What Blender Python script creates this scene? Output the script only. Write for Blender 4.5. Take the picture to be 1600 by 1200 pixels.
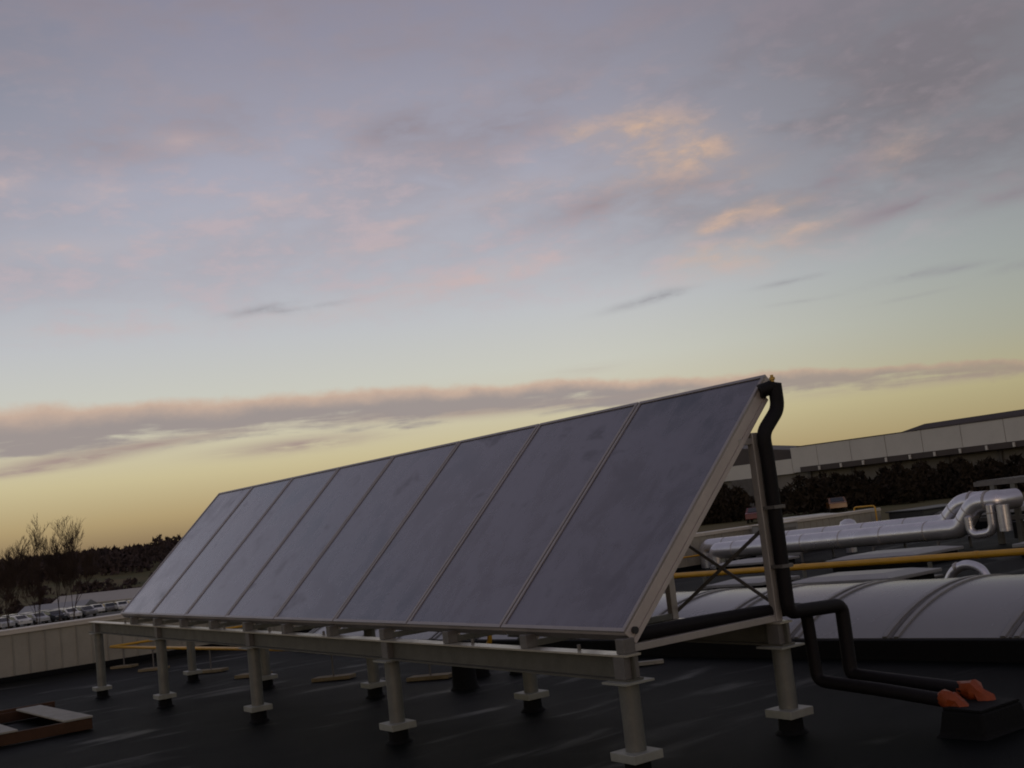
import bpy, math, random
from mathutils import Vector, Matrix
for o in list(bpy.data.objects): bpy.data.objects.remove(o)
SC = bpy.context.scene
COL = SC.collection
random.seed(7)
R = math.radians

# ------------------------------------------------------------------ camera
EYE = Vector((4.767, -3.917, 1.45))
FH = Vector((-0.817, 0.576, 0.0)).normalized()      # heading of the view
RH = Vector((0.576, 0.817, 0.0)).normalized()       # to the right of it
cam = bpy.data.cameras.new('camera')
cam.sensor_width = 36.0; cam.lens = 39.69; cam.clip_end = 6000; cam.clip_start = 0.05
co = bpy.data.objects.new('camera', cam); COL.objects.link(co)
rt = Vector((0.5626, 0.8193, -0.1097)); up = Vector((0.155, 0.026, 0.9876)); fw = Vector((-0.812, 0.573, 0.1123))
fw.normalize(); rt = (rt - fw * rt.dot(fw)).normalized(); up = rt.cross(fw)
m = Matrix((rt, up, -fw)).transposed().to_4x4(); m.translation = EYE
co.matrix_world = m
SC.camera = co

# ------------------------------------------------------------------ colour / exposure
SC.view_settings.view_transform = 'Standard'; SC.view_settings.look = 'None'
SC.view_settings.exposure = 0.04; SC.view_settings.gamma = 1.0
SC.view_settings.use_curve_mapping = False

def lin(r, g, b):
    f = lambda c: (c / 12.92 if c <= .04045 else ((c + .055) / 1.055) ** 2.4)
    return (f(r / 255), f(g / 255), f(b / 255), 1.0)

# ------------------------------------------------------------------ sky (world)
SUN_DIR = Vector((0.80, -0.60, 0.075)).normalized()   # towards the low sun behind the viewer
W = bpy.data.worlds.new('World'); SC.world = W; W.use_nodes = True
WT = W.node_tree; WT.nodes.clear()

class E:
    """tiny expression wrapper over math nodes"""
    tree = WT
    def __init__(s, sock): s.s = sock
    @staticmethod
    def op(kind, *a, clamp=False):
        n = E.tree.nodes.new('ShaderNodeMath'); n.operation = kind; n.use_clamp = clamp
        for i, v in enumerate(a):
            if isinstance(v, E): E.tree.links.new(v.s, n.inputs[i])
            else: n.inputs[i].default_value = v
        return E(n.outputs[0])
    def __add__(s, o): return E.op('ADD', s, o)
    __radd__ = __add__
    def __sub__(s, o): return E.op('SUBTRACT', s, o)
    def __rsub__(s, o): return E.op('SUBTRACT', o, s)
    def __mul__(s, o): return E.op('MULTIPLY', s, o)
    __rmul__ = __mul__
    def __truediv__(s, o): return E.op('DIVIDE', s, o)
def smooth(e, a, b):
    n = E.tree.nodes.new('ShaderNodeMapRange'); n.interpolation_type = 'SMOOTHSTEP'; n.clamp = True
    E.tree.links.new(e.s, n.inputs[0]); n.inputs[1].default_value = a; n.inputs[2].default_value = b
    n.inputs[3].default_value = 0; n.inputs[4].default_value = 1
    return E(n.outputs[0])
def clampe(e): return E.op('ADD', e, 0.0, clamp=True)
def vec(x, y, z):
    n = E.tree.nodes.new('ShaderNodeCombineXYZ')
    for i, v in enumerate((x, y, z)):
        if isinstance(v, E): E.tree.links.new(v.s, n.inputs[i])
        else: n.inputs[i].default_value = v
    return n.outputs[0]
def noise(v, scale, detail=5, rough=.55, dist=0.0):
    n = E.tree.nodes.new('ShaderNodeTexNoise'); n.noise_dimensions = '3D'
    E.tree.links.new(v, n.inputs['Vector']); n.inputs['Scale'].default_value = scale
    n.inputs['Detail'].default_value = detail; n.inputs['Roughness'].default_value = rough
    n.inputs['Distortion'].default_value = dist
    return E(n.outputs['Fac'])
def mixc(fac, a, b):
    n = E.tree.nodes.new('ShaderNodeMix'); n.data_type = 'RGBA'; n.clamp_factor = True
    ia = [i for i in n.inputs if i.name == 'A' and i.type == 'RGBA'][0]
    ib = [i for i in n.inputs if i.name == 'B' and i.type == 'RGBA'][0]
    if isinstance(fac, E): E.tree.links.new(fac.s, n.inputs[0])
    else: n.inputs[0].default_value = fac
    for i, v in ((ia, a), (ib, b)):
        if isinstance(v, tuple): i.default_value = v
        else: E.tree.links.new(v, i)
    return [o for o in n.outputs if o.type == 'RGBA'][0]
def ramp(e, stops, interp='EASE'):
    n = E.tree.nodes.new('ShaderNodeValToRGB'); n.color_ramp.interpolation = interp
    E.tree.links.new(e.s, n.inputs[0]); el = n.color_ramp.elements
    el[0].position, el[0].color = stops[0]; el[1].position, el[1].color = stops[-1]
    for p, c in stops[1:-1]:
        x = el.new(p); x.color = c
    return n.outputs[0]

tc = WT.nodes.new('ShaderNodeTexCoord')
sep = WT.nodes.new('ShaderNodeSeparateXYZ'); WT.links.new(tc.outputs['Generated'], sep.inputs[0])
dx, dy, dz = (E(sep.outputs[i]) for i in range(3))
az = E.op('ARCTAN2', dx * RH.x + dy * RH.y, dx * FH.x + dy * FH.y) * 57.2958   # degrees from the heading
el = E.op('ARCSINE', E.op('MAXIMUM', E.op('MINIMUM', dz, 1.0), -1.0)) * 57.2958

azel = vec(az, el, 0.0)
def blob(a0, e0, sa, se, slope=0.0):
    """soft compact patch of cloud round a direction (degrees)"""
    mp = E.tree.nodes.new('ShaderNodeMapping'); mp.vector_type = 'TEXTURE'
    E.tree.links.new(azel, mp.inputs[0]); mp.inputs['Location'].default_value = (a0, e0, 0)
    mp.inputs['Rotation'].default_value = (0, 0, math.atan(slope)); mp.inputs['Scale'].default_value = (sa * 2.1, se * 2.1, 1)
    g_ = E.tree.nodes.new('ShaderNodeTexGradient'); g_.gradient_type = 'QUADRATIC_SPHERE'
    E.tree.links.new(mp.outputs[0], g_.inputs[0]); return E(g_.outputs['Fac'])
def patches(lst):
    acc = None
    for a0, e0, sa, se, sl_, k_ in lst:
        b_ = blob(a0, e0, sa, se, sl_)
        acc = b_ * k_ if acc is None else E.op('MULTIPLY_ADD', b_, k_, acc)
    return acc

# clear sky, by elevation (-2 .. 72 degrees mapped to 0..1)
ep = lambda d: (d + 2) / 74.0
t_el = clampe((el + 2.0) / 74.0)
base = ramp(t_el, [
    (0.0, lin(96, 80, 64)), (ep(0.1), lin(132, 110, 84)), (ep(1.6), lin(178, 157, 116)),
    (ep(3.6), lin(203, 191, 152)), (ep(5.4), lin(206, 200, 177)), (ep(7.2), lin(203, 203, 193)),
    (ep(10.0), lin(193, 195, 199)), (ep(13.0), lin(181, 182, 192)), (ep(17.5), lin(171, 171, 186)),
    (ep(23.0), lin(150, 148, 164)), (ep(30.0), lin(124, 123, 146)), (ep(42.0), lin(96, 96, 116)), (1.0, lin(66, 67, 84))], 'LINEAR')
side = smooth(az, 2.0, 30.0) * (1 - smooth(E.op('ABSOLUTE', az), 90.0, 150.0))
base = mixc(side * 0.88, base, ramp(t_el, [
    (0.0, lin(100, 88, 62)), (ep(1.6), lin(162, 148, 110)), (ep(3.6), lin(172, 164, 128)), (ep(6.0), lin(158, 160, 145)),
    (ep(9.0), lin(150, 156, 152)), (ep(14), lin(140, 144, 150)), (ep(23), lin(112, 113, 122)), (ep(42), lin(90, 91, 106)), (1.0, lin(70, 70, 90))], 'LINEAR'))
left = smooth(az * -1.0, 12.0, 32.0) * (1 - smooth(E.op('ABSOLUTE', az), 90.0, 150.0))
base = mixc(left * smooth(el, 8.0, 26.0) * 0.55, base, lin(112, 122, 134))
# physical dusk sky, a share of it
sk = WT.nodes.new('ShaderNodeTexSky'); sk.sky_type = 'NISHITA'; sk.sun_disc = False
sk.sun_elevation = R(3.5); sk.sun_rotation = math.atan2(SUN_DIR.x, SUN_DIR.y); sk.air_density = 1.2; sk.dust_density = 2.0
skm = WT.nodes.new('ShaderNodeVectorMath'); skm.operation = 'SCALE'; WT.links.new(sk.outputs[0], skm.inputs[0]); skm.inputs['Scale'].default_value = 0.08
base = mixc(0.08, base, skm.outputs[0])

# --- high broken cloud sheet
n_big = noise(vec(dx, dy, dz * 2.6), 4.2, 4, .55, .4)
n_mid = noise(vec(dx, dy, dz * 3.0), 12.0, 5, .56, .3)
n_fine = noise(vec(dx, dy, dz * 2.4), 36.0, 4, .58, .2)
hi = smooth(el, 9.5, 15.0)
cov = smooth(n_big * .55 + n_mid * .35 + n_fine * .14, .42, .64)
rightcloud = blob(26.0, 19.5, 20.0, 7.0, 0.10)
topcloud = smooth(el, 15.0, 27.0)
grey = mixc(side, lin(165, 159, 167), lin(128, 123, 129))
c = mixc(cov * hi * .55, base, grey)
c = mixc(clampe(rightcloud * (cov * .9 + .75)) * smooth(el, 10.0, 14.5), c, lin(120, 116, 122))
c = mixc(topcloud * (cov * .75 + .05), c, lin(133, 126, 138))
pk = smooth(n_mid * .5 + n_fine * .5, .46, .66) * smooth(el, 9.2, 12.0) * (1 - smooth(el, 16.0, 25.0) * .8)
c = mixc(pk * (1 - side * .8) * .50, c, mixc(topcloud, lin(194, 176, 180), lin(160, 148, 158)))
tf = smooth(n_fine * .55 + n_mid * .45, .38, .64)
# mauve smears
c = mixc(patches(((-4.6, 19.7, 2.4, .7, .16, .8), (0.5, 19.2, 4.0, 1.2, .10, .65), (-19, 19.5, 4.0, 1.2, .0, .4), (-14, 20.5, 4.5, 1.3, .05, .3),
    (5.5, 14.9, 3.5, .7, .18, .55), (12, 15.4, 5.0, .8, .10, .55), (20.5, 12.4, 4.5, .5, .14, .8), (25.5, 12.0, 2.6, .4, .10, .85), (17, 14.2, 4, .7, .2, .6))) * (tf * .6 + .45), c, lin(136, 126, 134))
# cloud lit orange from below
c = mixc(patches(((8.4, 18.3, 2.3, .85, -.10, .8), (10.7, 16.8, 2.0, .9, -.12, .8), (9.2, 16.4, 3.4, 1.7, 0, .40), (4.9, 18.5, .9, .5, 0, .5),
    (12.3, 13.5, 2.0, .30, .20, .75), (11.2, 12.9, 1.6, .24, .2, .65), (14.4, 13.3, 1.6, .32, .16, .6), (10.6, 11.7, 1.6, .5, .1, .5), (12.6, 11.3, 3.4, .8, .08, .42), (15.2, 12.2, 2.0, .4, .1, .45),
    (20.4, 15.0, 1.5, .8, .4, .3), (13.8, 15.4, 1.3, .4, .1, .35))) * (tf * .85 + .28), c, lin(206, 174, 150))
# pink veils lower down and to the left
c = mixc(patches(((-1.8, 11.9, 4.6, .6, .06, .62), (-9, 10.9, 5, .35, .02, .32), (-20, 10.8, 3.6, .3, -.01, .36), (-21.5, 14.8, 3.4, .45, .0, .5), (-23.8, 17.6, 1.4, .5, 0, .6), (-19.6, 17.2, 1.5, .45, 0, .5),
    (-15.5, 19.6, 2.4, .5, -.06, .35), (0.6, 16.0, 3.2, .5, .16, .45), (-11, 16.6, 1.6, .4, 0, .4), (-5, 15.0, 2.2, .3, .1, .35), (2.5, 12.6, 2.4, .5, .1, .3), (-6, 14.0, 2.6, .5, .1, .3))) * (tf * .7 + .4), c, lin(200, 177, 173))
# small dark shreds
shred = smooth(n_fine * .5 + n_mid * .5, .36, .58)
c = mixc(patches(((-12.3, 11.35, 1.6, .2, .14, .6), (-11.0, 11.15, 1.0, .15, -.14, .5), (-9.4, 11.3, 1.4, .13, .08, .45), (7.3, 9.8, 2.0, .2, .12, .6), (8.3, 10.0, .8, .26, .08, .5),
    (14.5, 9.75, 1.6, .13, .06, .5), (19.8, 9.1, 2.0, .17, .08, .55), (22.3, 9.05, 1.6, .16, .04, .5), (25.4, 8.75, 1.3, .2, .08, .6), (15, 8.7, 1.6, .1, 0, .25), (20, 8.1, 1.6, .1, .05, .25))) * (shred + .15), c, lin(140, 138, 144))
# --- the long low bank
n_edge = noise(vec(dx, dy, dz * 1.6), 15.0, 5, .62)
n_st = noise(vec(dx, dy, dz * 9.0), 9.0, 5, .60, .3)
top = 6.6 - az * .063 - az * az * .0012 + (n_edge - .5) * 1.3
thick = E.op('MINIMUM', E.op('MAXIMUM', 1.62 - az * .036, .68), 2.5)
t = (top - el) / thick
inside = smooth(t, -.05, .22) * (1 - smooth(t + (n_st - .5) * 2.2, .62, 1.22))
front = 1 - smooth(E.op('ABSOLUTE', az), 50.0, 80.0)
bank = mixc(smooth(t, .08, .55), lin(199, 172, 153), lin(152, 142, 140))
bank = mixc(side * .7, bank, lin(158, 138, 120))
c = mixc(inside * front * (.95 - side * .15), c, bank)
# second thin deck under the bank and the loose streaks
c = mixc(patches(((-2.5, 5.25, 6.0, .30, -.03, 1.0), (5.5, 5.05, 3.0, .18, -.03, .7), (-11.0, 4.5, 3.6, .34, .02, 1.2), (-21.5, 4.75, 3.8, .30, .06, 1.1), (-24, 4.35, 3, .2, .05, .9), (-17.5, 5.2, 4.5, .24, .06, .9), (19, 3.95, 6, .2, -.03, .5), (4.2, 6.75, 1.6, .2, .02, .3), (15.5, 4.9, 1.2, .1, 0, .3))) * smooth(n_st, .34, .58), c, lin(164, 146, 138))
# faint warm glow of the low sun itself, behind the viewer
sd = dx * SUN_DIR.x + dy * SUN_DIR.y + dz * SUN_DIR.z
c = mixc(E.op('POWER', E.op('MAXIMUM', sd, 0.0), 14.0) * .55, c, lin(235, 196, 150))

sc = WT.nodes.new('ShaderNodeVectorMath'); sc.operation = 'SCALE'; WT.links.new(c, sc.inputs[0]); sc.inputs['Scale'].default_value = 10.0
bg = WT.nodes.new('ShaderNodeBackground'); WT.links.new(sc.outputs[0], bg.inputs[0]); bg.inputs[1].default_value = 0.1
wo = WT.nodes.new('ShaderNodeOutputWorld'); WT.links.new(bg.outputs[0], wo.inputs[0])

# ------------------------------------------------------------------ sun (dusk, weak, behind the viewer)
sl = bpy.data.lights.new('sun', 'SUN'); sl.energy = 0.10; sl.angle = R(12); sl.color = (1.0, .74, .52)
so = bpy.data.objects.new('sun', sl); COL.objects.link(so); so.location = (30, -30, 30)
so.rotation_euler = (-SUN_DIR).to_track_quat('-Z', 'Y').to_euler()

# ================================================================== materials
def mat(name, col, rough=.6, metal=0.0, spec=.5, var=.25, scale=6.0, bump=0.0, bscale=40.0, rvar=0.0, col2=None, stretch=(1, 1, 1), coat=0.0):
    m = bpy.data.materials.new(name); m.use_nodes = True
    E.tree = m.node_tree; nt = m.node_tree
    b = nt.nodes['Principled BSDF']
    b.inputs['Metallic'].default_value = metal; b.inputs['Specular IOR Level'].default_value = spec
    b.inputs['Coat Weight'].default_value = coat
    tcn = nt.nodes.new('ShaderNodeTexCoord'); mp = nt.nodes.new('ShaderNodeMapping'); mp.inputs['Scale'].default_value = stretch
    geo = nt.nodes.new('ShaderNodeNewGeometry')
    nt.links.new(geo.outputs['Position'], mp.inputs[0]); v = mp.outputs[0]
    n1 = noise(v, scale, 6, .6)
    c2 = col2 or tuple(x * .45 for x in col[:3])
    k = smooth(n1, .32, .68)
    colr = mixc(k * var if col2 is None else k, tuple(col[:3]) + (1,), tuple(c2[:3]) + (1,))
    n2 = noise(v, scale * 9, 4, .6)
    colr = mixc(smooth(n2, .4, .7) * var * .5, colr, tuple(x * .5 for x in col[:3]) + (1,))
    nt.links.new(colr, b.inputs['Base Color'])
    if rvar:
        rr = clampe((n1 - .5) * rvar + rough); nt.links.new(rr.s, b.inputs['Roughness'])
    else: b.inputs['Roughness'].default_value = rough
    if bump:
        bn = nt.nodes.new('ShaderNodeBump'); bn.inputs['Strength'].default_value = bump; bn.inputs['Distance'].default_value = .01
        nb = noise(v, bscale, 4, .6); nt.links.new(nb.s, bn.inputs['Height']); nt.links.new(bn.outputs[0], b.inputs['Normal'])
    return m
M = {}
def felt_material():
    m = bpy.data.materials.new('roofing_felt'); m.use_nodes = True; nt = m.node_tree; E.tree = nt; b = nt.nodes['Principled BSDF']
    geo = nt.nodes.new('ShaderNodeNewGeometry'); v = geo.outputs['Position']
    mp = nt.nodes.new('ShaderNodeMapping'); nt.links.new(v, mp.inputs[0]); mp.inputs['Scale'].default_value = (1.7, .55, 1)
    n1 = noise(v, .8, 6, .6); n2 = noise(v, 150, 3, .6); n3 = noise(mp.outputs[0], 1.1, 4, .55, .5)
    c_ = mixc(smooth(n1, .3, .7), (.0012, .0020, .0020, 1), (.0030, .0040, .0040, 1))
    c_ = mixc(smooth(n2, .5, .75) * .6, c_, (.0060, .0075, .0075, 1)); nt.links.new(c_, b.inputs['Base Color'])
    wet = smooth(n3, .54, .74)                                   # shallow standing water and damp
    rr = clampe(.64 - wet * .16 + (n1 - .5) * .2); nt.links.new(rr.s, b.inputs['Roughness'])
    sp = clampe(.045 + wet * .04); nt.links.new(sp.s, b.inputs['Specular IOR Level'])
    bn = nt.nodes.new('ShaderNodeBump'); bn.inputs['Distance'].default_value = .006
    st = clampe((1 - wet) * .6 + .03); nt.links.new(st.s, bn.inputs['Strength']); nt.links.new(n2.s, bn.inputs['Height']); nt.links.new(bn.outputs[0], b.inputs['Normal'])
    return m
M['felt'] = felt_material()
M['felt_black'] = mat('black_felt_wrap', (.0035, .0035, .004), .8, 0, .18, .4, 8, .5, 60)
M['galv'] = mat('galvanised_steel', (.130, .130, .116), .5, .15, .5, .35, 9, .1, 60, .3)
M['beam'] = mat('weathered_beam_steel', (.085, .082, .066), .55, .1, .4, .35, 7, .1, 60, .3)
M['flange'] = mat('sky_lit_flange', (.50, .47, .40), .33, .55, .5, .2, 6, .05, 60, .2)  # sky light along the beam tops, put into a paler metal
M['plate'] = mat('zinc_base_plate', (.25, .255, .225), .5, .1, .5, .3, 9, .1, 60, .2)
M['collector_side'] = mat('anodised_collector_side', (.47, .425, .40), .42, .2, .5, .2, 4, .05, 80, .2)
M['galv_dark'] = mat('dull_steel', (.13, .122, .115), .55, .2, .5, .35, 9, .1, 60, .3)
M['alu'] = mat('mill_aluminium', (.38, .355, .335), .38, .35, .5, .25, 5, .05, 80, .25)
M['alu_rim'] = mat('aluminium_rim', (.30, .275, .265), .35, .4, .5, .2, 5)
M['seal'] = mat('black_rubber', (.02, .02, .02), .6)
M['foam'] = mat('black_pipe_foam', (.0060, .0045, .0055), .65, 0, .22, .3, 14, .3, 90)
M['brass'] = mat('brass', (.42, .27, .08), .35, .9)
M['cladding'] = mat('cream_cladding', (.275, .258, .215), .55, 0, .4, .22, 2.5, .05, 30, 0)
M['coping'] = mat('coping_metal', (.50, .46, .40), .45, .1, .5, .2, 2)
M['yellow'] = mat('yellow_gas_paint', (.50, .27, .015), .45, 0, .5, .25, 5)
M['timber'] = mat('weathered_timber', (.21, .165, .095), .75, 0, .3, .5, 6, .4, 50, 0, None, (1, 1, 1))
M['timber_red'] = mat('stained_timber', (.060, .026, .011), .7, 0, .3, .5, 5, .4, 60)
M['board'] = mat('bleached_board', (.30, .29, .25), .7, 0, .3, .35, 7, .3, 60)
M['vault'] = mat('opal_polycarbonate', (.20, .205, .21), .27, 0, .5, .05, 1.2, 0, 40, .12)
M['foil'] = mat('aluminium_foil_lagging', (.62, .62, .66), .30, .75, .5, .18, 3.0, .25, 12, .25)
M['orange'] = mat('orange_tape', (.24, .042, .005), .55, 0, .4, .35, 18, .5, 60)
M['slab'] = mat('pale_rooflight', (.22, .22, .22), .4, 0, .5, .3, 3)
M['concrete'] = mat('dark_concrete', (.10, .095, .09), .8, 0, .3, .4, 2, .2, 10)
M['white_clad'] = mat('white_profile_cladding', (.47, .465, .43), .55, 0, .4, .12, .4)
M['grey_clad'] = mat('grey_wall', (.16, .15, .135), .7, 0, .3, .25, .3)
M['dark_roof'] = mat('dark_roof_sheet', (.055, .045, .042), .6, 0, .4, .3, .5)
M['bark'] = mat('bark', (.055, .042, .035), .85, 0, .2, .4, 3)
M['twig'] = mat('winter_twigs', (.060, .043, .036), .9, 0, .1, .5, .05)
M['wood_far'] = mat('hazed_winter_wood', (.070, .052, .050), .95, 0, .1, .6, .03)  # distance haze put into a lighter, purplish base colour
M['hedge'] = mat('dark_hedge_leaves', (.034, .026, .018), .9, 0, .1, .7, .3)
M['ground'] = mat('fields', (.075, .080, .035), .95, 0, .1, .5, .012, 0, 1, 0, (.13, .10, .05))
M['asphalt'] = mat('car_park_asphalt', (.055, .052, .050), .8, 0, .3, .4, .3)
M['shed_roof'] = mat('pale_shed_roof', (.34, .32, .285), .6, 0, .4, .15, .1)
M['glassd'] = mat('car_glass', (.02, .022, .025), .12, 0, .6, .1)
M['tyre'] = mat('tyre_rubber', (.015, .015, .015), .8)
M['black_metal'] = mat('black_painted_metal', (.02, .02, .022), .5)
for nm, cc in (('white', (.62, .62, .60)), ('silver', (.40, .41, .42)), ('dark', (.03, .035, .045)), ('red', (.10, .005, .004)), ('blue', (.03, .05, .12)), ('grey', (.16, .16, .165)), ('ochre', (.13, .050, .008))):
    M['car_' + nm] = mat('car_paint_' + nm, cc, .3, .1, .5, .1, 2, 0, 1, 0, None, (1, 1, 1), .2)

# collector glass: dark absorber under hazy, patchily frosted solar glass
def collector_glass():
    m = bpy.data.materials.new('hazy_solar_glass'); m.use_nodes = True; nt = m.node_tree; E.tree = nt
    b = nt.nodes['Principled BSDF']
    geo = nt.nodes.new('ShaderNodeNewGeometry'); v = geo.outputs['Position']
    oi = nt.nodes.new('ShaderNodeObjectInfo'); rnd_ = E(oi.outputs['Random'])
    mp = nt.nodes.new('ShaderNodeMapping'); nt.links.new(v, mp.inputs[0]); mp.inputs['Scale'].default_value = (2.6, .8, .8)
    n1 = noise(v, 1.5, 6, .62, 1.2); n2 = noise(v, 4.5, 5, .6, .8); n3 = noise(mp.outputs[0], 2.2, 5, .62, .4)   # condensation, smudges, run-off streaks
    fr = smooth(n1 * .5 + n2 * .2 + n3 * .3 + (rnd_ - .5) * .05, .40, .60)
    sm = smooth(n1 * .65 + n2 * .35, .56, .66)                                                        # wiped or dried patches
    col = mixc(fr, (.026, .022, .040, 1), (.074, .070, .098, 1))
    col = mixc(sm * .75, col, (.018, .014, .026, 1))
    nt.links.new(col, b.inputs['Base Color'])
    rr = clampe(fr * .20 + .18); nt.links.new(rr.s, b.inputs['Roughness'])
    b.inputs['Specular IOR Level'].default_value = .5
    cw = clampe(.92 - sm * .35 + (fr - .5) * .2); nt.links.new(cw.s, b.inputs['Coat Weight'])
    cr = clampe(.10 + fr * .16); nt.links.new(cr.s, b.inputs['Coat Roughness'])
    b.inputs['Coat Tint'].default_value = (.97, .96, 1, 1)
    return m
M['glass'] = collector_glass()

# ================================================================== mesh helpers
WORLD = {}
class MB:
    def __init__(s): s.v = []; s.f = []
    def add(s, vs, fs):
        n = len(s.v); s.v += [tuple(v) for v in vs]; s.f += [tuple(i + n for i in f) for f in fs]; return s
    def box(s, x0, x1, y0, y1, z0, z1):
        vs = [(x, y, z) for z in (z0, z1) for y in (y0, y1) for x in (x0, x1)]
        return s.add(vs, [(0, 2, 3, 1), (4, 5, 7, 6), (0, 1, 5, 4), (2, 6, 7, 3), (0, 4, 6, 2), (1, 3, 7, 5)])
    def obox(s, c, ax, ay, az_, hx, hy, hz):
        c = Vector(c); ax, ay, az_ = Vector(ax), Vector(ay), Vector(az_)
        vs = [c + ax * (hx * i) + ay * (hy * j) + az_ * (hz * k) for k in (-1, 1) for j in (-1, 1) for i in (-1, 1)]
        return s.add(vs, [(0, 2, 3, 1), (4, 5, 7, 6), (0, 1, 5, 4), (2, 6, 7, 3), (0, 4, 6, 2), (1, 3, 7, 5)])
    def bar(s, a, b, w, h, upv=(0, 0, 1)):
        a, b = Vector(a), Vector(b); d = b - a; L = d.length; d.normalize()
        y = Vector(upv).cross(d)
        if y.length < 1e-4: y = Vector((0, 1, 0)).cross(d)
        y.normalize(); z = d.cross(y)
        return s.obox((a + b) / 2, d, y, z, L / 2, w / 2, h / 2)
    def tube(s, path, r, seg=12, cap=True):
        P = [Vector(p) for p in path]; n = len(P)
        rs = r if isinstance(r, (list, tuple)) else [r] * n
        prev = None; rings = []
        for i in range(n):
            t = (P[min(i + 1, n - 1)] - P[max(i - 1, 0)])
            if t.length < 1e-9: t = Vector((0, 0, 1))
            t.normalize()
            if prev is None:
                u_ = t.orthogonal().normalized()
            else:
                u_ = prev - t * prev.dot(t)
                u_ = u_.normalized() if u_.length > 1e-6 else t.orthogonal().normalized()
            prev = u_; w_ = t.cross(u_)
            rings.append([P[i] + (u_ * math.cos(a) + w_ * math.sin(a)) * rs[i] for a in [2 * math.pi * k / seg for k in range(seg)]])
        vs = [q for rg in rings for q in rg]; fs = []
        for i in range(n - 1):
            for k in range(seg):
                k2 = (k + 1) % seg
                fs.append((i * seg + k, i * seg + k2, (i + 1) * seg + k2, (i + 1) * seg + k))
        if cap: fs += [tuple(range(seg))[::-1], tuple((n - 1) * seg + k for k in range(seg))]
        return s.add(vs, fs)
    def lathe(s, c, prof, seg=20):
        c = Vector(c); vs = []; fs = []
        for r, z in prof: vs += [c + Vector((r * math.cos(2 * math.pi * k / seg), r * math.sin(2 * math.pi * k / seg), z)) for k in range(seg)]
        n = len(prof)
        for i in range(n - 1):
            for k in range(seg):
                k2 = (k + 1) % seg; fs.append((i * seg + k, i * seg + k2, (i + 1) * seg + k2, (i + 1) * seg + k))
        fs += [tuple(range(seg))[::-1], tuple((n - 1) * seg + k for k in range(seg))]
        return s.add(vs, fs)
    def build(s, name, m_, parent=None, origin=None, smooth_=False, bevel=0.0, kind=None):
        pw = WORLD[parent.name] if parent else Vector((0, 0, 0))
        org = Vector(origin) if origin is not None else pw
        me = bpy.data.meshes.new(name)
        me.from_pydata([tuple(Vector(v) - org) for v in s.v], [], s.f); me.update()
        me.materials.append(M[m_] if isinstance(m_, str) else m_)
        if smooth_:
            for p in me.polygons: p.use_smooth = True
        o = bpy.data.objects.new(name, me); COL.objects.link(o)
        if parent: o.parent = parent
        o.location = org - pw; WORLD[o.name] = org
        if smooth_ == 'auto':
            me.set_sharp_from_angle(angle=R(40))
        if bevel:
            bv = o.modifiers.new('bevel', 'BEVEL'); bv.width = bevel; bv.segments = 2; bv.limit_method = 'ANGLE'
        if kind: o['kind'] = kind
        return o
def copy_part(o, loc, parent=None):
    c_ = o.copy(); COL.objects.link(c_); pw = WORLD[parent.name] if parent else Vector((0, 0, 0))
    c_.parent = parent; c_.location = Vector(loc) - pw; WORLD[c_.name] = Vector(loc); return c_
def thing(name, loc, label, cat, group=None):
    o = bpy.data.objects.new(name, None); COL.objects.link(o); o.location = loc; o.empty_display_size = .1
    WORLD[o.name] = Vector(loc); return tag(o, label, cat, group)
def tag(o, label, cat, group=None):
    o['label'] = label; o['category'] = cat
    if group: o['group'] = group
    return o
def arc(p0, p1, p2, n=6):
    """quadratic bend"""
    p0, p1, p2 = Vector(p0), Vector(p1), Vector(p2)
    return [(p0 * (1 - t_) ** 2 + p1 * 2 * t_ * (1 - t_) + p2 * t_ ** 2) for t_ in [i / n for i in range(n + 1)]]
def bend(pts, r=.1, n=6):
    P = [Vector(p) for p in pts]; out = [P[0]]
    for i in range(1, len(P) - 1):
        a = (P[i - 1] - P[i]); b = (P[i + 1] - P[i])
        ra = min(r, a.length * .49); rb = min(r, b.length * .49)
        out += arc(P[i] + a.normalized() * ra, P[i], P[i] + b.normalized() * rb, n)
    out.append(P[-1]); return out
def RZ(x): return -0.017 + 0.03 * x            # the flat roof falls gently to the west
def polar(a, d, z=0.0):
    p = EYE + (FH * math.cos(R(a)) + RH * math.sin(R(a))) * d; return Vector((p.x, p.y, z))
def sstep(x, a, b):
    t_ = max(0, min(1, (x - a) / (b - a))); return t_ * t_ * (3 - 2 * t_)

# ================================================================== terrain
def GZ(x, y):
    d = Vector((x - EYE.x, y - EYE.y)); D = d.length
    a = math.degrees(math.atan2(d.dot(RH.xy), d.dot(FH.xy)))
    zl = -6.0 - 3.4 * sstep(D, 150, 260) - 5.0 * sstep(D, 260, 480) + 12.5 * sstep(D, 520, 900) - 25 * sstep(D, 950, 1500)
    zr = -5.6 + 3.5 * sstep(D, 60, 100) + 3.0 * sstep(D, 260, 900) - 18 * sstep(D, 950, 1500)
    k = sstep(a, -8, 6) if -120 < a < 140 else 0.0
    return zl * (1 - k) + zr * k + .5 * math.sin(x * .021 + 1) * sstep(D, 300, 600)
g = MB(); NA, radii = 180, [0, 15, 30, 45, 60, 70, 80, 90, 100, 120, 140, 160, 180, 200, 220, 240, 260, 300, 340, 400, 460, 520, 580, 640, 700, 760, 820, 880, 940, 1000, 1100, 1250, 1500]
vs = [];
for r_ in radii:
    for k in range(NA):
        a = 2 * math.pi * k / NA; x = EYE.x + r_ * math.cos(a); y = EYE.y + r_ * math.sin(a)
        vs.append((x, y, GZ(x, y)))
fs = []
for i in range(len(radii) - 1):
    for k in range(NA):
        k2 = (k + 1) % NA; fs.append((i * NA + k, i * NA + k2, (i + 1) * NA + k2, (i + 1) * NA + k))
g.add(vs, fs); ground = g.build('ground', 'ground', kind='structure', smooth_=True)

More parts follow.
